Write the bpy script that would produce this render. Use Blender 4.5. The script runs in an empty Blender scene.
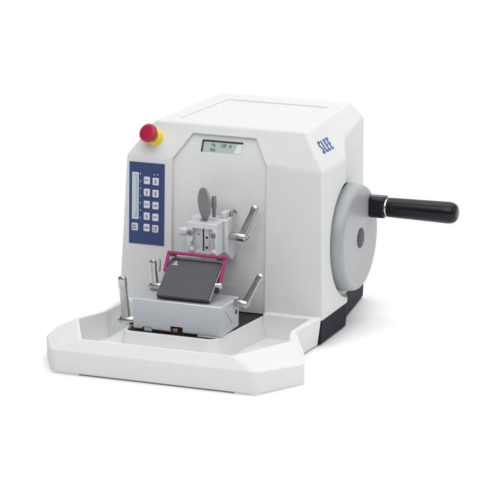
import bpy, bmesh, math, random
from mathutils import Vector, Matrix
random.seed(4)
S = 0.17                      # metres per modelling unit (the machine is 2 units = 0.34 m wide)
C = bpy.context.scene.collection
scene = bpy.context.scene

# ------------------------------------------------------------------ materials
def mat(name, col, rough=.5, metal=0., spec=.5, bump=0., bscale=400., var=0., coat=0., rvar=0.):
    m = bpy.data.materials.new(name); m.use_nodes = True
    nt = m.node_tree; b = nt.nodes['Principled BSDF']
    b.inputs['Base Color'].default_value = (*col, 1)
    b.inputs['Roughness'].default_value = rough
    b.inputs['Metallic'].default_value = metal
    b.inputs['Specular IOR Level'].default_value = spec
    b.inputs['Coat Weight'].default_value = coat
    b.inputs['Coat Roughness'].default_value = .15
    tc = nt.nodes.new('ShaderNodeTexCoord')
    if bump:
        n = nt.nodes.new('ShaderNodeTexNoise'); n.inputs['Scale'].default_value = bscale
        n.inputs['Detail'].default_value = 3
        nt.links.new(tc.outputs['Object'], n.inputs['Vector'])
        bp = nt.nodes.new('ShaderNodeBump'); bp.inputs['Strength'].default_value = bump
        bp.inputs['Distance'].default_value = .0006
        nt.links.new(n.outputs['Fac'], bp.inputs['Height']); nt.links.new(bp.outputs['Normal'], b.inputs['Normal'])
    if var:
        n = nt.nodes.new('ShaderNodeTexNoise'); n.inputs['Scale'].default_value = 38
        n.inputs['Detail'].default_value = 5
        nt.links.new(tc.outputs['Object'], n.inputs['Vector'])
        r = nt.nodes.new('ShaderNodeValToRGB')
        r.color_ramp.elements[0].position = .3; r.color_ramp.elements[1].position = .7
        r.color_ramp.elements[0].color = (*[c * (1 - var) for c in col], 1)
        r.color_ramp.elements[1].color = (*[min(1, c * (1 + var)) for c in col], 1)
        nt.links.new(n.outputs['Fac'], r.inputs['Fac']); nt.links.new(r.outputs['Color'], b.inputs['Base Color'])
    if rvar:
        n = nt.nodes.new('ShaderNodeTexNoise'); n.inputs['Scale'].default_value = 90
        n.inputs['Detail'].default_value = 4
        nt.links.new(tc.outputs['Object'], n.inputs['Vector'])
        r = nt.nodes.new('ShaderNodeMapRange')
        r.inputs['To Min'].default_value = rough - rvar; r.inputs['To Max'].default_value = rough + rvar
        nt.links.new(n.outputs['Fac'], r.inputs['Value']); nt.links.new(r.outputs['Result'], b.inputs['Roughness'])
    return m

M = dict(
    shell=mat('light_grey_plastic', (.682, .704, .698), .68, spec=.16, bump=.12, bscale=900, var=.012),
    tray=mat('white_plastic', (.735, .750, .748), .62, spec=.18, bump=.12, bscale=900, var=.012),
    base=mat('black_blue_paint', (.016, .016, .030), .65, spec=.12, bump=.15, bscale=900),
    mat=mat('dark_rubber', (.032, .026, .027), .75, bump=.5, bscale=1200),
    silver=mat('silver_paint', (.56, .585, .63), .34, metal=.35, bump=.25, bscale=1500, var=.03),
    alu=mat('machined_aluminium', (.62, .63, .655), .40, metal=.2, bump=.15, bscale=900, var=.03),
    steel=mat('nickel_steel', (.54, .525, .505), .30, metal=1., rvar=.05, bump=.03, bscale=1500),
    wheel=mat('wheel_silver_paint', (.375, .39, .405), .38, metal=.12, bump=.25, bscale=1600, var=.02),
    plate=mat('dark_grey_anodised', (.072, .076, .092), .45, metal=.1, spec=.35, bump=.2, bscale=1600, var=.04),
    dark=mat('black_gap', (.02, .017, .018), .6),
    handle=mat('black_handle_plastic', (.009, .006, .011), .22, spec=.28, bump=.05, bscale=500),
    hub=mat('dark_grey_cap', (.055, .055, .075), .5, spec=.3),
    magenta=mat('magenta_paint', (.37, .012, .135), .42, spec=.35),
    red=mat('red_plastic', (.42, .005, .045), .4, coat=.1),
    yellow=mat('yellow_plastic', (.85, .62, .02), .4),
    grey=mat('grey_ring', (.16, .16, .17), .4),
    blue=mat('blue_keypad', (.021, .047, .165), .45, bump=.08, bscale=900),
    key=mat('pale_key', (.66, .69, .73), .45),
    ink=mat('dark_ink', (.17, .18, .24), .6),
    strip=mat('pale_strip', (.58, .64, .70), .35),
    strip2=mat('strip_grey', (.40, .46, .54), .4),
    logo=mat('logo_blue', (.02, .075, .32), .4),
    lcd=mat('lcd_green', (.41, .51, .46), .22, spec=.6),
    white=mat('white_print', (.8, .8, .8), .5),
    disc=mat('taupe_metal', (.25, .235, .255), .45, metal=.4, bump=.5, bscale=1500, var=.05),
    brass=mat('brass', (.50, .30, .18), .35, metal=.9),
    blade=mat('blade_steel', (.70, .71, .72), .25, metal=.9),
)

# ------------------------------------------------------------------ helpers
def link(o, parent=None):
    C.objects.link(o)
    if parent is not None: o.parent = parent
    return o

def finish(o, bevel=0., segs=3, angle=30., sharp=40., keep=False):
    """bevelled edges are shaded smooth, the flats between them stay flat"""
    me = o.data
    if not bevel:
        for p in me.polygons: p.use_smooth = True
        me.set_sharp_from_angle(angle=math.radians(sharp)); return o
    for p in me.polygons:
        p.material_index = 0
        if not keep: p.use_smooth = False
    m0 = me.materials[0]; me.materials.clear(); me.materials.append(m0); me.materials.append(m0)
    m = o.modifiers.new('b', 'BEVEL'); m.width = bevel; m.segments = segs
    m.limit_method = 'ANGLE'; m.angle_limit = math.radians(angle); m.use_clamp_overlap = True
    m.miter_outer = 'MITER_ARC'; m.material = 1
    dg = bpy.context.evaluated_depsgraph_get()
    me = bpy.data.meshes.new_from_object(o.evaluated_get(dg))
    o.modifiers.clear(); o.data = me
    for p in me.polygons:
        if p.material_index == 1: p.use_smooth = True
        p.material_index = 0
    me.materials.pop(index=1)
    return o

def mesh(name, verts, faces, m, parent=None, bevel=0., segs=3, angle=30., sharp=40.):
    me = bpy.data.meshes.new(name); me.from_pydata([tuple(v) for v in verts], [], faces); me.update()
    bm = bmesh.new(); bm.from_mesh(me); bmesh.ops.recalc_face_normals(bm, faces=bm.faces); bm.to_mesh(me); bm.free()
    me.materials.append(m if not isinstance(m, str) else M[m])
    o = link(bpy.data.objects.new(name, me), parent)
    return finish(o, bevel, segs, angle, sharp)

class G:
    """collects shapes into one mesh"""
    def __init__(s): s.v = []; s.f = []
    def add(s, v, f):
        b = len(s.v); s.v += [Vector(p) for p in v]; s.f += [[i + b for i in q] for q in f]; return s
    def box(s, x0, x1, y0, y1, z0, z1):
        return s.add([(x, y, z) for x in (x0, x1) for y in (y0, y1) for z in (z0, z1)],
                     [(0, 1, 3, 2), (4, 6, 7, 5), (0, 4, 5, 1), (2, 3, 7, 6), (0, 2, 6, 4), (1, 5, 7, 3)])
    def prism(s, pts, d):
        n = len(pts); d = Vector(d); p = [Vector(q) for q in pts]
        return s.add(p + [q + d for q in p], [list(range(n))[::-1], [n + i for i in range(n)]] +
                     [(i, (i + 1) % n, n + (i + 1) % n, n + i) for i in range(n)])
    def lathe(s, org, axis, prof, n=48, up=None):
        """prof = list of (distance along axis, radius)"""
        org = Vector(org); a = Vector(axis).normalized()
        e1 = a.orthogonal().normalized() if up is None else (Vector(up) - a * a.dot(Vector(up))).normalized()
        e2 = a.cross(e1); v = []; f = []; rings = []
        for t, r in prof:
            if r < 1e-6: rings.append([len(v)]); v.append(org + a * t)
            else:
                rings.append(list(range(len(v), len(v) + n)))
                for k in range(n):
                    q = 2 * math.pi * k / n; v.append(org + a * t + e1 * r * math.cos(q) + e2 * r * math.sin(q))
        for A, B in zip(rings, rings[1:]):
            for k in range(n):
                k2 = (k + 1) % n
                if len(A) == 1: f.append((A[0], B[k], B[k2]))
                elif len(B) == 1: f.append((A[k], B[0], A[k2]))
                else: f.append((A[k], B[k], B[k2], A[k2]))
        if len(rings[0]) > 1: f.append(rings[0][::-1])
        if len(rings[-1]) > 1: f.append(rings[-1])
        return s.add(v, f)
    def tube(s, path, radii, n=16, flat=1., side=None, deep=1., sq=1.):
        """swept tube through points; flat squeezes one cross direction"""
        P = [Vector(p) for p in path]; v = []; f = []
        for i, p in enumerate(P):
            d = (P[min(i + 1, len(P) - 1)] - P[max(i - 1, 0)]).normalized()
            e1 = (Vector(side) if side else Vector((.3, .2, .93)).cross(d))
            e1 = (e1 - d * d.dot(e1)).normalized(); e2 = d.cross(e1)
            for k in range(n):
                q = 2 * math.pi * k / n
                c_, s_ = math.cos(q), math.sin(q)
                v.append(p + e1 * radii[i] * math.copysign(abs(c_) ** sq, c_) * flat + e2 * radii[i] * math.copysign(abs(s_) ** sq, s_) * deep)
        for i in range(len(P) - 1):
            for k in range(n):
                k2 = (k + 1) % n; f.append((i * n + k, i * n + k2, (i + 1) * n + k2, (i + 1) * n + k))
        f.append(list(range(n))[::-1]); f.append([(len(P) - 1) * n + k for k in range(n)])
        return s.add(v, f)
    def build(s, name, m, parent=None, bevel=0., segs=3, angle=30., sharp=40.):
        return mesh(name, s.v, s.f, m, parent, bevel, segs, angle, sharp)

def boolean(o, cutter, op='DIFFERENCE'):
    md = o.modifiers.new('c', 'BOOLEAN'); md.operation = op; md.object = cutter; md.solver = 'EXACT'
    dg = bpy.context.evaluated_depsgraph_get()
    me = bpy.data.meshes.new_from_object(o.evaluated_get(dg))
    o.modifiers.clear(); o.data = me
    cm = cutter.data; bpy.data.objects.remove(cutter); bpy.data.meshes.remove(cm)

def text_verts(body, size, xs=1., shear=0., bold=0.):
    cu = bpy.data.curves.new('t', 'FONT'); cu.body = body; cu.size = size; cu.shear = shear
    cu.extrude = .002; cu.offset = bold
    o = bpy.data.objects.new('t', cu); C.objects.link(o)
    dg = bpy.context.evaluated_depsgraph_get(); me = bpy.data.meshes.new_from_object(o.evaluated_get(dg))
    v = [Vector((p.co.x * xs, p.co.y, p.co.z)) for p in me.vertices]; f = [list(p.vertices) for p in me.polygons]
    bpy.data.objects.remove(o); bpy.data.curves.remove(cu); bpy.data.meshes.remove(me)
    return v, f

def frame(org, ex, ey):
    ex = Vector(ex).normalized(); ey = Vector(ey); ey = (ey - ex * ex.dot(ey)).normalized(); ez = ex.cross(ey)
    return lambda p: Vector(org) + ex * p[0] + ey * p[1] + ez * p[2]

# ------------------------------------------------------------------ setting
# one white sweep: a table sheet that curves up into the backdrop far behind
sw = [(-60, 0)] + [(y, 0) for y in (-20, 0, 10)] + [(10 + 8 * math.sin(t * math.pi / 32), 8 - 8 * math.cos(t * math.pi / 32)) for t in range(1, 17)] + [(18, 40)]
g = mesh('ground', [(x, y, z) for x in (-60, 60) for y, z in sw], [(i, i + 1, len(sw) + i + 1, len(sw) + i) for i in range(len(sw) - 1)],
         mat('white_paper', (.95, .95, .95), .9, spec=.05))
g['kind'] = 'structure'

# ------------------------------------------------------------------ the machine
mt = bpy.data.objects.new('microtome', None); link(mt)
mt['label'] = 'light grey laboratory microtome with blue keypad, red stop button and silver handwheel'
mt['category'] = 'microtome'

ZB = .262; ZC = 1.694; ZT = 2.02; LEAN = .0418
def fy(z): return -LEAN * (ZC - z)          # y of the front face at height z
def mir(L): return [(-x, y, z) for x, y, z in L[::-1]]
def ring(R): return mir(R) + R
bot = [(1.03, fy(ZB), ZB), (1.025, .64, ZB), (.905, .92, ZB), (.79, 1.75, ZB)]
cre = [(1.0, 0, ZC), (1.0, .63, 1.668), (.898, .89, 1.832), (.79, 1.74, 1.868)]
top = [(.769, .161, ZT), (.742, .63, ZT), (.727, .89, ZT), (.684, 1.645, ZT)]
# ring order: rear-left ... front-left, front-right ... rear-right
rb_ = ring(bot); rb_[3] = (-1.07, rb_[3][1], rb_[3][2])
rings = [rb_, ring(cre), ring(top)]
v = [p for r in rings for p in r]; f = []
for a in range(2):
    for k in range(8):
        k2 = (k + 1) % 8; f.append((a * 8 + k, a * 8 + k2, a * 8 + 8 + k2, a * 8 + 8 + k))
f.append(list(range(8))[::-1]); f.append([16 + k for k in range(8)])
shell = mesh('housing', v, f, 'shell', mt, bevel=.024, segs=5, angle=14)
# recessed centre panel (follows the front face, then the sloping hood)
D = .042
XL, XR = -.528, .44
def sy(z): return D + .161 / .326 * (z - ZC)
back = [(XL, fy(.1) + D, .1), (XR, fy(.1) + D, .1), (XR, D, ZC), (.286, sy(1.932), 1.932), (-.362, sy(1.934), 1.934), (XL, D, ZC)]
fr = [(x, -.6, z) for x, y, z in back]
cut = mesh('cutter', fr + back, [[5, 4, 3, 2, 1, 0], [6, 7, 8, 11], [11, 8, 9, 10]] + [(i, (i + 1) % 6, 6 + (i + 1) % 6, 6 + i) for i in range(6)], 'shell')
boolean(shell, cut)
# shallow lid panel in the top
cut = G().prism([(-.583, .33, 2.010), (.61, .33, 2.010), (.556, 1.341, 2.010), (-.498, 1.345, 2.010)], (0, 0, .2)).build('cutter', 'shell')
boolean(shell, cut)
# round pocket behind the handwheel
WY, WZ = .744, .894
cut = G().lathe((.945, WY, WZ), (1, 0, 0), [(0, .582), (.4, .582)], 96).build('cutter', 'shell')
boolean(shell, cut)
finish(shell, bevel=.011, segs=3, angle=24, keep=True)

# black base under the shell
bb = [(.988, -.01, 0), (.985, .70, 0), (.885, 1.0, 0), (.775, 1.80, 0)]
v = ring([(x, y, .012) for x, y, z in bb]) + ring([(x + .012, y, ZB + .004) for x, y, z in bb])
f = [(k, (k + 1) % 8, 8 + (k + 1) % 8, 8 + k) for k in range(8)] + [list(range(8))[::-1], [8 + k for k in range(8)]]
mesh('base', v, f, 'base', mt, bevel=.02, segs=3)
for x, y in ((.9, .08), (-.9, .08), (.7, 1.6), (-.7, 1.6)):
    G().lathe((x, y, 0), (0, 0, 1), [(0, .05), (.02, .055)], 24).build('foot', 'mat', mt)

# dark rubber mat on the base plate in front of the panel
MZ = .25
def rounded(pts, r, n=6):
    out = []; N = len(pts)
    for i, p in enumerate(pts):
        p = Vector(p); rr = r[i] if isinstance(r, (list, tuple)) else r
        if rr <= 0: out.append(tuple(p)); continue
        a = (Vector(pts[i - 1]) - p).normalized(); b = (Vector(pts[(i + 1) % N]) - p).normalized()
        half = math.acos(max(-1, min(1, a.dot(b)))) / 2; t = rr / math.tan(half)
        c = p + (a + b).normalized() * (rr / math.sin(half)); s0 = p + a * t - c; s1 = p + b * t - c
        ang = s0.angle(s1); ax = s0.cross(s1)
        for k in range(n + 1): out.append(tuple(c + Matrix.Rotation(ang * k / n, 3, ax) @ s0))
    return out
mp = [(-.575, .02), (-.585, -1.005), (.32, -1.01), (.437, .02)]
mpr = rounded([(x, y, MZ - .03) for x, y in mp], [0, .07, .10, 0])
G().prism(mpr, (0, 0, .03)).build('rubber_mat', 'mat', mt, bevel=.006, segs=2)

# ---------------------------------------------------------------- keypad
kp_x0, kp_x1, kp_z0, kp_z1 = -.967, -.602, .838, 1.633
T = frame((0, fy(1.2), 1.2), (1, 0, 0), (0, LEAN, 1))     # local: x, height-1.2, outwards
def fbox(g_, T, x0, x1, z0, z1, d0, d1, r=.0):
    pts = [(x0, z0, d0), (x1, z0, d0), (x1, z1, d0), (x0, z1, d0)]
    if r: pts = rounded(pts, r, 4)
    P = [T(p) for p in pts]; d = T((0, 0, d1)) - T((0, 0, d0))
    return g_.prism(P, d)
Z = lambda z: z - 1.2
kp = fbox(G(), T, kp_x0, kp_x1, Z(kp_z0), Z(kp_z1), -.004, .007).build('keypad', 'blue', mt, bevel=.003, segs=2)
st = fbox(G(), T, -.936, -.866, Z(1.078), Z(1.536), .004, .010, .004).build('scale_strip', 'strip', kp)
fbox(G(), T, -.921, -.881, Z(1.10), Z(1.518), .009, .012, .003).build('slot', 'strip2', st)
fbox(G(), T, -.914, -.897, Z(1.112), Z(1.508), .011, .014, .003).build('pointer', 'strip', st)
zs = [1.4275, 1.3105, 1.193, 1.0785, .967]
def key(x0, x1, z0, glyph):
    k = fbox(G(), T, x0, x1, Z(z0), Z(z0 + .073), .004, .017, .010).build('key', 'key', kp, bevel=.004, segs=2)
    cx, cz = (x0 + x1) / 2, z0 + .0365; q = G()
    def bar(a, b, c, d): fbox(q, T, cx + a, cx + b, Z(cz + c), Z(cz + d), .015, .0185)
    def tri(z, h, up):
        s = 1 if up else -1
        q.prism([T((cx - .013, Z(cz + z), .015)), T((cx + .013, Z(cz + z), .015)), T((cx, Z(cz + z + s * h), .015))], T((0, 0, .0185)) - T((0, 0, .015)))
    def word(z, n):
        w = .044 / n
        for i in range(n):
            a = -.022 + i * w; h = random.choice((.008, .011, .009))
            bar(a, a + w * .32, z - h, z + h); bar(a + w * .32, a + w * .75, z + h * random.choice((.5, -.2, -.9)), z + h * random.choice((1., .9)))
    if glyph == 'upbar': tri(.004, .02, True); bar(-.005, .005, -.005, .006); tri(-.008, .018, False)
    elif glyph == 'up': tri(.002, .022, True); bar(-.005, .005, -.012, .004); bar(-.012, .012, -.026, -.019)
    elif glyph == 'updown': tri(.007, .017, True); bar(-.010, .010, -.003, .003); tri(-.007, .017, False)
    elif glyph == 'word': word(0, 4)
    elif glyph == 'two': word(.012, 4); word(-.014, 4)
    elif glyph == 'ess': bar(-.010, .010, .008, .014); bar(-.010, -.003, -.002, .012); bar(-.010, .010, -.004, .002); bar(.004, .010, -.016, .0); bar(-.010, .010, -.018, -.013)
    elif glyph == 'light': word(.002, 3)
    q.build('key_print', 'ink', k)
gl = [('light', 'upbar'), ('up', 'updown'), ('word', 'word'), ('ess', 'light'), ('word', 'two')]
for z, (a, b) in zip(zs, gl):
    key(-.812, -.748, z, a); key(-.722, -.657, z - .004, b)
key(-.936, -.869, .967, 'two')
for x in (-.706, -.672):
    fbox(G(), T, x - .006, x + .006, Z(1.520), Z(1.530), .005, .010, .004).build('indicator_lamp', 'white', kp)
for i in range(7):
    z = 1.523 - i * (1.523 - 1.098) / 6
    fbox(G(), T, -.852, -.846, Z(z - .008), Z(z + .008), .004, .009).build('scale_tick', 'white', kp)

# ---------------------------------------------------------------- display in the sloping hood
un = Vector((0, .161, .326)).normalized()
TS = frame((0, D, ZC), (1, 0, 0), un)                       # x, up the slope, outwards; on the recessed slope
dx0, dx1, du0, du1 = -.247, .150, .086, .185
disp = G()
fw = .016
fbox(disp, TS, dx0 - fw, dx0, du0 - .002, du1 + fw, -.012, .006)  # black strips paint the window recess's shadow along the left and top
fbox(disp, TS, dx0, dx1, du1, du1 + fw, -.012, .006)
disp = disp.build('display', 'dark', mt)
fbox(G(), TS, dx0, dx1, du0, du1, -.01, .003).build('lcd_screen', 'lcd', disp)
lw = G()
def put(body, x, u, size, xs=1.):
    v, f = text_verts(body, size, xs, bold=.0012); lw.add([TS((p.x + x, p.y + u, p.z + .0036)) for p in v], f)
put('Fe', dx0 + .085, du0 + .056, .040); put('Re2', dx0 + .075, du0 + .012, .036, .9)
put('120', dx0 + .175, du0 + .056, .044, .9); put('#', dx0 + .262, du0 + .058, .038, 1.)
lw.build('lcd_characters', mat('lcd_ink', (.12, .15, .19), .5), disp)
# bright reflection on the cover glass, painted as a pale wedge over the screen
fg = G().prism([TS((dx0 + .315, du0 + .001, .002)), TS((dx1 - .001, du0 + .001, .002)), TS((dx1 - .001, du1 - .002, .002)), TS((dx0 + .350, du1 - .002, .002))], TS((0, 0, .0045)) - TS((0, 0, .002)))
fg.build('glass_reflection', mat('painted_reflection', (.62, .74, .69), .3), disp)

# ---------------------------------------------------------------- emergency stop
ax = Vector((-.2, -.86, .5)).normalized()
eo = Vector((-.735, .082, 1.866))
es = bpy.data.objects.new('emergency_stop', None); link(es, mt)
G().lathe(eo, ax, [(-.03, .078), (.03, .081), (.046, .078), (.054, .068), (.056, .02)], 48).build('collar', 'yellow', es, sharp=50)
G().lathe(eo, ax, [(.05, .060), (.12, .060)], 40).build('neck', 'grey', es)
G().lathe(eo, ax, [(.100, .0), (.100, .066), (.104, .082), (.114, .090), (.130, .092), (.144, .0895), (.152, .083), (.156, .074), (.158, .055), (.159, .03), (.159, 0)], 56).build('push_cap', 'red', es, sharp=60)

# ---------------------------------------------------------------- maker's name on the right chamfer
ex = Vector((-.02, 1, 0)); eu = Vector((-.231, .0, .326))
TL = frame((.875, .245, 1.8711), ex, eu)
# lift the frame onto the chamfer plane through B-crease, B-top, C-crease
nrm = (Vector(top[0]) - Vector(cre[0])).cross(Vector(cre[1]) - Vector(cre[0])).normalized()
if nrm.x < 0: nrm = -nrm
def onside(y, t):                                        # y along the edge, t up the slope (0..1)
    p = Vector(cre[0]).lerp(Vector(top[0]), t); e = Vector(cre[1]).lerp(Vector(top[1]), t)
    return p.lerp(e, (y - p.y) / (e.y - p.y))
O = onside(.265, .36); ex = (onside(.60, .36) - O).normalized(); eu = (onside(.265, .7) - O)
TL = frame(O, ex, eu)
lv = G()
def stroke(pts, w=.019):
    for a, b in zip(pts, pts[1:]):
        a = Vector((*a, 0)); b = Vector((*b, 0)); d = (b - a).normalized() * (w * .5); n = Vector((-d.y, d.x, 0))
        q = [a - d + n, a - d - n, b + d - n, b + d + n]
        lv.prism([TL((p.x, p.y, .0005)) for p in q], TL((0, 0, .0035)) - TL((0, 0, .0005)))
h = .125; w = .044; pitch = .083; tv = .021; th = .021
def rect(x0, x1, y0, y1):
    lv.prism([TL((x, y, .0005)) for x, y in ((x0, y0), (x1, y0), (x1, y1), (x0, y1))], TL((0, 0, .0035)) - TL((0, 0, .0005)))
stroke([(w, h * .88), (w * .75, h * .94), (w * .3, h * .94), (w * .1, h * .82), (w * .1, h * .66), (w * .9, h * .36), (w * .9, h * .18), (w * .7, h * .06), (w * .25, h * .06), (0, h * .14)], .017)
x = pitch; rect(x, x + tv, 0, h); rect(x + tv, x + w + .012, 0, th)
for k in (1.9, 2.85):
    x = pitch * k; rect(x, x + tv, 0, h); rect(x + tv, x + w + .004, 0, th); rect(x + tv, x + w + .004, h - th, h); rect(x + tv, x + w, h * .5 - th / 2, h * .5 + th / 2)
lv.build('brand_lettering', 'logo', mt)

# ---------------------------------------------------------------- handwheel
hw = G().lathe((0, WY, WZ), (1, 0, 0), [(.960, .47), (.964, .512), (.976, .524), (1.02, .521), (1.084, .511), (1.096, .505), (1.106, .498), (1.1125, .488), (1.1155, .475), (1.116, .46), (1.116, .12)], 128)
hw = hw.build('handwheel', 'wheel', mt, sharp=60)
G().lathe((0, WY, WZ), (1, 0, 0), [(.925, .45), (.925, .519), (.958, .519), (.963, .45)], 96).build('gap_shade_ring', 'dark', hw, sharp=40)  # added black ring, paints the shade in the gap round the wheel
G().lathe((0, WY, WZ), (1, 0, 0), [(.80, .16), (.99, .16)], 48).build('axle', 'grey', hw)
G().lathe((0, WY, WZ), (1, 0, 0), [(1.108, .098), (1.119, .098), (1.123, .09), (1.124, 0)], 48).build('hub_cap', 'hub', hw, sharp=30)
HY, HZ = 1.04, 1.147
kb = G()
pts = rounded([(1.112, HY - .082, HZ - .106), (1.112, HY + .082, HZ - .106), (1.112, HY + .082, HZ + .106), (1.112, HY - .082, HZ + .106)], .05, 6)
kb.prism(pts, (.158, 0, 0))
ck = kb.build('crank_block', 'handle', hw, bevel=.016, segs=3)
G().lathe((0, HY, HZ), (1, 0, 0), [(1.26, .07), (1.272, .082), (1.284, .082), (1.30, .07)], 48).build('crank_ring', 'steel', hw)
gp_ = [(1.292, .02), (1.292, .088), (1.297, .094)] + [(1.3 + i * .06, .095 + i * .0011) for i in range(10)]
gp_ += [(1.90 + .095 * math.sin(a * math.pi / 20), .012 + .094 * (math.cos(a * math.pi / 20) ** .6)) for a in range(0, 10)] + [(1.995, 0)]
G().lathe((0, HY, HZ), (1, 0, 0), gp_, 56).build('crank_grip', 'handle', hw, sharp=60)

# ---------------------------------------------------------------- levers
def lever(a, b, tip, parent, r=.040, w0=.045, w1=.032, at=.72):
    """hub from a to b, tapered arm rising from the hub to tip"""
    a, b, tip = Vector(a), Vector(b), Vector(tip); ax = (b - a); L = ax.length; ax.normalize()
    q = G().lathe(a, ax, [(0, r * .86), (.012, r * .9), (.02, r), (L * .86, r * 1.02), (L * .97, r * .92), (L, r * .7), (L, 0)], 40)
    s = a + ax * L * at; d = (tip - s); n = 14
    P = [s + d * (i / n) for i in range(n + 1)]
    R = [w0 + (w1 - w0) * min(1, i / (n * .8)) for i in range(n + 1)]
    for i in range(n - 2, n + 1): R[i] = w1 * 1.12
    u = d.normalized()
    for k in range(1, 7):
        t = k / 6 * math.pi / 2; P.append(tip + u * w1 * 1.12 * math.sin(t)); R.append(max(.001, w1 * 1.12 * math.cos(t)))
    q.tube(P, R, 32, flat=.92, side=ax, deep=.66, sq=.5)
    lv = q.build('clamping_lever', 'steel', parent, sharp=50)
    G().lathe(b, ax, [(-.004, .020), (.016, .020), (.022, .015), (.0225, .009), (.012, .008), (.012, 0)], 24).build('screw', 'steel', lv, sharp=35)
    return lv

# ---------------------------------------------------------------- specimen clamp
sc = bpy.data.objects.new('specimen_clamp', None); link(sc, mt)
# slide plate behind the clamp
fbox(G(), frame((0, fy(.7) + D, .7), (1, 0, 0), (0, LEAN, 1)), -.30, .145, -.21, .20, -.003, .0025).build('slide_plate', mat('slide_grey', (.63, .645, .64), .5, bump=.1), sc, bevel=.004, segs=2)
rb = [(.132, -.245, 1.205), (.132, -.245, .885), (.132, -.10, .785), (.132, .045, .835), (.132, .045, .95), (.132, -.09, 1.01), (.132, -.09, 1.205)]
G().prism(rb, (-.372, 0, 0)).build('carrier', 'alu', sc, bevel=.010, segs=3)
G().box(-.20, .05, -.10, .05, .95, 1.16).build('slide_block', 'silver', sc, bevel=.006)
y0 = -.42; y1 = -.256; yf = -.362
jaw = G().box(-.207, .096, y0, y1, .885, 1.2).build('jaw_block', 'alu', sc, bevel=.010, segs=4)
cut = G().prism([(-.150, -.6, .80), (.062, -.6, .80), (.062, -.6, .955), (.080, -.6, .975), (.080, -.6, 1.065), (.058, -.6, 1.085), (.058, -.6, 1.148), (-.146, -.6, 1.148), (-.146, -.6, 1.03), (-.165, -.6, 1.01), (-.165, -.6, .965), (-.150, -.6, .95)], (0, .6 + yf, 0)).build('cutter', 'alu')
boolean(jaw, cut)
G().box(-.165, .085, -.258, -.243, .90, 1.185).build('gap_plate', 'dark', sc)
G().box(-.1495, .0615, y0 + .016, yf + .01, .886, .922).build('jaw_sill', 'alu', sc, bevel=.005)
G().box(-.064, -.048, yf - .0015, yf + .004, .922, 1.147).build('slot', 'dark', sc)
gs = G().box(-.047, .004, yf - .010, yf + .004, .922, 1.147).build('guide_strip', 'silver', sc, bevel=.003, segs=2)
for z in (1.052, .955):
    G().lathe((-.020, yf - .0098, z), (0, -1, 0), [(0, .0125), (.001, .0125)], 20).build('hole', 'dark', gs)
for x, z in ((-.172, 1.098), (.066, 1.090)):
    q = G().lathe((x, y0 + .001, z), (0, -1, 0), [(0, .027), (.010, .027), (.014, .022), (.014, .013), (.005, .011), (.005, 0)], 32)
    q.build('screw', 'disc', sc, sharp=30)
for x, z, r_ in ((-.160, .935, .026), (.064, .925, .026)):
    G().lathe((x, y0 + .03, z), (.1, -1, .10), [(0, r_ * 1.1), (.032, r_), (.042, r_ * .7), (.044, 0)], 28).build('stud', 'alu', sc, sharp=50)
for x, z in ((-.104, 1.075), (.030, 1.068)):
    G().lathe((x, yf + .0005, z), (0, -1, 0), [(0, .009), (.0015, .009)], 16).build('hole', 'grey', sc)
# oval thumb paddle on top, turned to the left
n = Vector((-.72, -.69, .0)).normalized(); e = Vector((0, 0, 1)).cross(n).normalized()
pc = Vector((-.072, -.30, 1.362)); pts = []
for k in range(64):
    a = 2 * math.pi * k / 64; c, s = math.cos(a), math.sin(a)
    rz = .150 if s > 0 else .160
    wid = .150 * (abs(c) ** 1.0) * (1 if s > 0 else (1 - .30 * s * s))
    pts.append(pc + e * math.copysign(wid, c) + Vector((0, 0, 1)) * s * rz - n * .012)
pd = G().prism(pts, n * .024).build('thumb_paddle', 'disc', sc, bevel=.005, segs=2)
G().box(-.105, -.045, -.325, -.275, 1.19, 1.207).build('paddle_seat', 'grey', pd)
G().lathe((-.072, -.30, 1.19), (0, 0, 1), [(0, .020), (.05, .026)], 24).build('stem', 'disc', pd)
q = G().lathe((-.035, -.155, 1.20), (0, 0, 1), [(0, .016), (.085, .016), (.09, .024), (.185, .024), (.19, .021), (.205, .020), (.207, 0)], 28)
q.build('locking_pin', 'disc', sc, sharp=35)
G().prism([(.045, -.20, 1.2), (.045, -.20, 1.262), (.045, -.07, 1.262), (.045, -.05, 1.2)], (.055, 0, 0)).build('stop_block', 'alu', sc, bevel=.006, segs=2)
G().tube([(.115, -.09, 1.2), (.115, -.075, 1.235), (.118, -.05, 1.252), (.122, -.02, 1.245), (.125, 0, 1.225)], [.013, .014, .014, .013, .011], 14).build('hook', 'disc', sc)
G().lathe((-.235, -.19, 1.045), (-1, 0, 0), [(0, .030), (.055, .030), (.056, .041), (.066, .043), (.135, .043), (.143, .038), (.144, 0)], 40).build('adjusting_knob', 'alu', sc, sharp=35)
lever((.127, -.165, 1.037), (.300, -.165, 1.032), (.352, -.085, 1.305), sc)

# ---------------------------------------------------------------- knife holder
kh = bpy.data.objects.new('knife_holder', None); link(kh, mt)
kb = G().box(-.535, .362, -.945, -.510, .264, .557).build('clamp_block', 'silver', kh, bevel=.016, segs=4)
cut = G().box(-.155, -.030, -1.0, -.87, .2, .325).build('cutter', 'silver'); boolean(kb, cut)
cut = G().prism([(-.44, -1.0, .2), (-.33, -1.0, .2), (-.33, -1.0, .262 + .01), (-.355, -1.0, .297), (-.425, -1.0, .297), (-.44, -1.0, .285)], (0, .10, 0)).build('cutter', 'silver'); boolean(kb, cut)
G().box(-.153, -.032, -.915, -.88, .255, .323).build('slot_shade', 'dark', kb)  # black box paints the shadow inside the silver slot
G().box(-.135, -.085, -.935, -.914, .262, .305).build('latch', 'brass', kb, bevel=.004)
G().prism([(-.425, -.938, .253), (-.345, -.938, .253), (-.345, -.938, .27), (-.362, -.938, .291), (-.425, -.938, .291)], (0, .04, 0)).build('tab', 'alu', kb, bevel=.004)
G().box(.12, .33, -.953, -.92, .252, .266).build('skid', 'alu', kb, bevel=.003)
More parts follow.
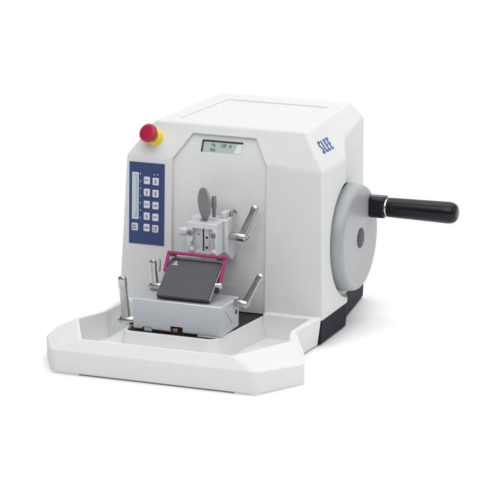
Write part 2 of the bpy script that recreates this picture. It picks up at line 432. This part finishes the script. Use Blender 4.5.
G().lathe((.3605, -.585, .425), (1, 0, 0), [(0, .024), (.0025, .024), (.0028, .016), (.0028, 0)], 24).build('set_screw', 'dark', kb)
arc = [(.3625, -.86 + .20 * math.sin(t * .2), .50 - .16 * (t * .2) ** .9) for t in range(6)]
G().tube(arc, [.0022] * 6, 6).build('scale_line', 'grey', kb)
# blade seat: wedge with the sloping dark cover
w = [(-.295, -.865, .555), (-.295, -.55, .805), (-.295, -.47, .805), (-.295, -.47, .555)]
G().prism(w, (.45, 0, 0)).build('blade_seat', 'disc', kh, bevel=.006)
sl = Vector((0, .33, .262)); sn = Vector((0, -.262, .33)).normalized()
TP = frame((0, -.885, .575), (1, 0, 0), sl); LP = .425
cp = fbox(G(), TP, -.312, .206, 0, LP, 0, .034).build('cover_plate', 'plate', kh, bevel=.005, segs=2)
fbox(G(), TP, -.31, .204, -.004, .03, -.012, .0).build('cover_lip', 'dark', cp)
fbox(G(), TP, .204, .222, .01, LP - .02, -.02, .018).build('side_rail', 'disc', kh, bevel=.004)
q = G()
tri = [Vector((-.268, LP - .062, 0)), Vector((-.212, LP - .062, 0)), Vector((-.240, LP - .012, 0))]
ce = sum(tri, Vector()) / 3
for i in range(3):
    a, b = tri[i], tri[(i + 1) % 3]; ai, bi = ce + (a - ce) * .72, ce + (b - ce) * .72
    q.prism([TP((p.x, p.y, .0335)) for p in (a, b, bi, ai)], sn * .002)
q.prism([TP((p.x, p.y, .0335)) for p in (ce + Vector((-.004, -.010, 0)), ce + Vector((.004, -.010, 0)), ce + Vector((.003, .014, 0)), ce + Vector((-.003, .014, 0)))], sn * .002)
q.build('warning_triangle', 'white', cp)
fbox(G(), TP, -.30, .195, LP + .002, LP + .03, -.02, .016).build('blade_slot', 'dark', kh)
G().prism([(-.285, -.548, .835), (-.285, -.533, .888), (-.285, -.525, .888), (-.285, -.53, .83)], (.465, 0, 0)).build('blade', 'blade', kh)
# magenta finger guard: cross bar and two legs
bt = Vector((0, -.565, .925)); lg = Vector((0, -.155, -.235))
fg = G()
TG = frame(bt, (1, 0, 0), -lg)
fbox(fg, TG, -.340, .262, -.010, .016, -.012, .012)
guard = fg.build('finger_guard', 'magenta', kh, bevel=.005, segs=2)
fbox(G(), TG, -.340, -.309, -.19, -.012, -.012, .012).build('leg', 'magenta', guard, bevel=.005, segs=2)
fbox(G(), TG, .232, .262, -.285, -.012, -.012, .012).build('leg', 'magenta', guard, bevel=.005, segs=2)
fbox(G(), TG, -.304, -.245, -.028, -.012, -.008, .008).build('clip', 'dark', guard)
fbox(G(), TG, .165, .225, -.028, -.012, -.008, .008).build('clip', 'dark', guard)
G().lathe((.215, -.735, .700), (1, 0, 0), [(0, .024), (.03, .024), (.032, .030), (.055, .030), (.060, .024), (.060, 0)], 28).build('pivot_screw', 'blade', kh, sharp=35)
G().lathe((.195, -.745, .655), (1, 0, 0), [(0, .026), (.05, .026), (.055, .02), (.055, 0)], 28).build('pivot_screw', 'dark', kh, sharp=35)
G().prism([(.20, -.80, .63), (.20, -.70, .63), (.20, -.62, .74), (.20, -.66, .78)], (.022, 0, 0)).build('pivot_arm', 'disc', kh, bevel=.005)
# wire bracket at the left of the guard
q = G().tube([(-.402, -.61, .865), (-.402, -.61, .85), (-.402, -.62, .76), (-.402, -.62, .745)], [.011, .012, .012, .010], 14)
q.tube([(-.402, -.61, .855), (-.33, -.61, .848)], [.004, .004], 10)
q.tube([(-.402, -.62, .752), (-.33, -.62, .745)], [.007, .007], 10)
q.build('bracket', 'steel', kh, sharp=50)
lever((-.33, -.60, .603), (-.500, -.60, .598), (-.475, -.60, .822), kh, r=.037, w0=.038, w1=.032)
lever((-.535, -.875, .325), (-.690, -.875, .315), (-.652, -.91, .715), kh, r=.043, w0=.044, w1=.038, at=.62)
lever((.36, -.62, .522), (.495, -.62, .515), (.592, -.56, .778), kh, r=.039, w0=.040, w1=.030, at=.78)
G().tube([(-.62, -.60, .49), (-.54, -.60, .495)], [.008, .008], 10).build('rod', 'steel', kh)

# ---------------------------------------------------------------- waste tray in front
tr = bpy.data.objects.new('waste_tray', None); link(tr)
tr['label'] = 'white plastic waste tray wrapped round the front of the microtome'
tr['category'] = 'tray'
# stations along the right half from the back to the front
FT = .014
obot = [(.968, -.03, FT), (.930, -.60, FT), (1.225, -1.10, FT), (1.288, -1.235, FT), (1.006, -1.732, FT)]
ocre = [(1.012, -.05, .290), (.975, -.63, .305), (1.236, -1.105, .262), (1.290, -1.238, .192), (1.008, -1.738, .222)]
rout = [(.990, -.05, .300), (.962, -.66, .318), (1.070, -.975, .326), (1.083, -1.02, .326), (.768, -1.652, .324)]
rinn = [(.935, -.05, .300), (.935, -.67, .318), (1.040, -.985, .326), (1.050, -1.025, .326), (.742, -1.628, .324)]
finn = [(.905, -.05, .060), (.905, -.69, .060), (1.006, -.995, .060), (1.012, -1.03, .060), (.726, -1.590, .060)]
def full(R): return R + [(-x, y, z) for x, y, z in R[::-1]]
def fillet(L, r3, r4):
    P = full(L); return rounded(P, [0, 0, 0, r3, r4, r4, r3, 0, 0, 0], 8)
loops = [fillet(L, a, b) for L, a, b in zip((obot, ocre, rout, rinn, finn), (.06, .06, .025, .02, .03), (.12, .12, .05, .04, .10))]
n = len(loops[0]); v = [p for L in loops for p in L]; f = []
for a in range(4):
    for k in range(n - 1): f.append((a * n + k, a * n + k + 1, (a + 1) * n + k + 1, (a + 1) * n + k))
f.append([4 * n + k for k in range(n)])
f.append([k for k in range(n)][::-1])
for k in (0, n - 1): f.append([a * n + k for a in range(5)])
f.append([0, n - 1, 5 * n - 1, 4 * n])
body = mesh('rim', v, f, 'tray', tr)
plan = [(loops[1][k], loops[1][k + 1]) for k in range(n - 1)]
for i, p in enumerate(body.data.polygons):
    k = i % (n - 1)
    a_, b_ = plan[k]
    p.use_smooth = i < 4 * (n - 1) and (Vector(a_) - Vector(b_)).length < .04
for e in body.data.edges: e.use_edge_sharp = False
finish(body, bevel=.011, segs=4, angle=18, keep=True)
# back walls against the machine
for x0, x1 in ((.447, .945), (-.945, -.60)):
    G().box(x0, x1, -.125, -.01, .04, .298).build('back_wall', 'tray', tr, bevel=.014, segs=3)
# raised frame round the mat
po = rounded([(-.60, .03, 0), (-.615, -1.035, 0), (.335, -1.04, 0), (.462, .03, 0)], [0, .09, .12, 0], 8)
pi_ = rounded([(-.575, .03, 0), (-.587, -1.007, 0), (.322, -1.012, 0), (.439, .03, 0)], [0, .07, .10, 0], 8)
pb = rounded([(-.64, .03, 0), (-.655, -1.09, 0), (.365, -1.095, 0), (.50, .03, 0)], [0, .11, .14, 0], 8)
N = len(po); v = [(x, y, .05) for x, y, z in pb] + [(x, y, .262) for x, y, z in po] + [(x, y, .262) for x, y, z in pi_] + [(x, y, .20) for x, y, z in pi_]
f = []
for a in range(3):
    for k in range(N - 1): f.append((a * N + k, a * N + k + 1, (a + 1) * N + k + 1, (a + 1) * N + k))
f.append([3 * N + k for k in range(N)])
mesh('mat_frame', v, f, 'tray', tr, bevel=.007, segs=3, angle=40)
# low feet under both front corners
for s in (1, -1):
    P = [(1.22 * s, -1.10, 0), (1.284 * s, -1.235, 0), (1.003 * s, -1.726, 0), (.80 * s if s > 0 else .735 * s, -1.726, 0), (.74 * s, -1.3, 0)]
    G().prism(P, (0, 0, .02)).build('foot', 'tray', tr, bevel=.004)

# ------------------------------------------------------------------ into metres
for me in bpy.data.meshes:
    if me.users: me.transform(Matrix.Scale(S, 4))
# ------------------------------------------------------------------ camera
cam = bpy.data.cameras.new('camera'); co = bpy.data.objects.new('camera', cam); C.objects.link(co)
YAW, PIT, DIST = 0.37697, 0.24946, 29.486
fwd = Vector((-math.sin(YAW) * math.cos(PIT), math.cos(YAW) * math.cos(PIT), -math.sin(PIT)))
CP = Vector((10.58875, -26.0666, 8.01434))
co.location = CP * S
co.rotation_euler = fwd.to_track_quat('-Z', 'Y').to_euler()
cam.sensor_width = 36; cam.sensor_fit = 'HORIZONTAL'; cam.lens = 36 * 3052.238 / 500
cam.clip_start = .1; cam.clip_end = 500
scene.camera = co

# ------------------------------------------------------------------ light: studio softboxes round a white sweep
w = bpy.data.worlds.new('World'); scene.world = w; w.use_nodes = True
w.node_tree.nodes['Background'].inputs['Color'].default_value = (.97, .985, 1, 1)
w.node_tree.nodes['Background'].inputs['Strength'].default_value = .12
def area(name, loc, tgt, sx, sy, power, col=(1, 1, 1)):
    l = bpy.data.lights.new(name, 'AREA'); l.shape = 'RECTANGLE'; l.size = sx * S; l.size_y = sy * S
    l.energy = power; l.color = col
    o = bpy.data.objects.new(name, l); C.objects.link(o); o.location = Vector(loc) * S
    o.rotation_euler = (Vector(tgt) - Vector(loc)).to_track_quat('-Z', 'Y').to_euler(); return o
area('overhead_softbox', (-4, -7, 27), (0, 0, 0), 24, 24, 30)
area('right_softbox', (14, 2, 7), (0, 1, .9), 7, 7, 11)
area('front_softbox', (4, -15, 20), (0, 0, .5), 26, 20, 114, (1, .99, .98))
area('backdrop_lamp', (0, 7, 26), (0, 18, 4), 34, 20, 130)
scene.view_settings.view_transform = 'Standard'; scene.view_settings.look = 'None'
scene.view_settings.exposure = 0; scene.view_settings.gamma = 1
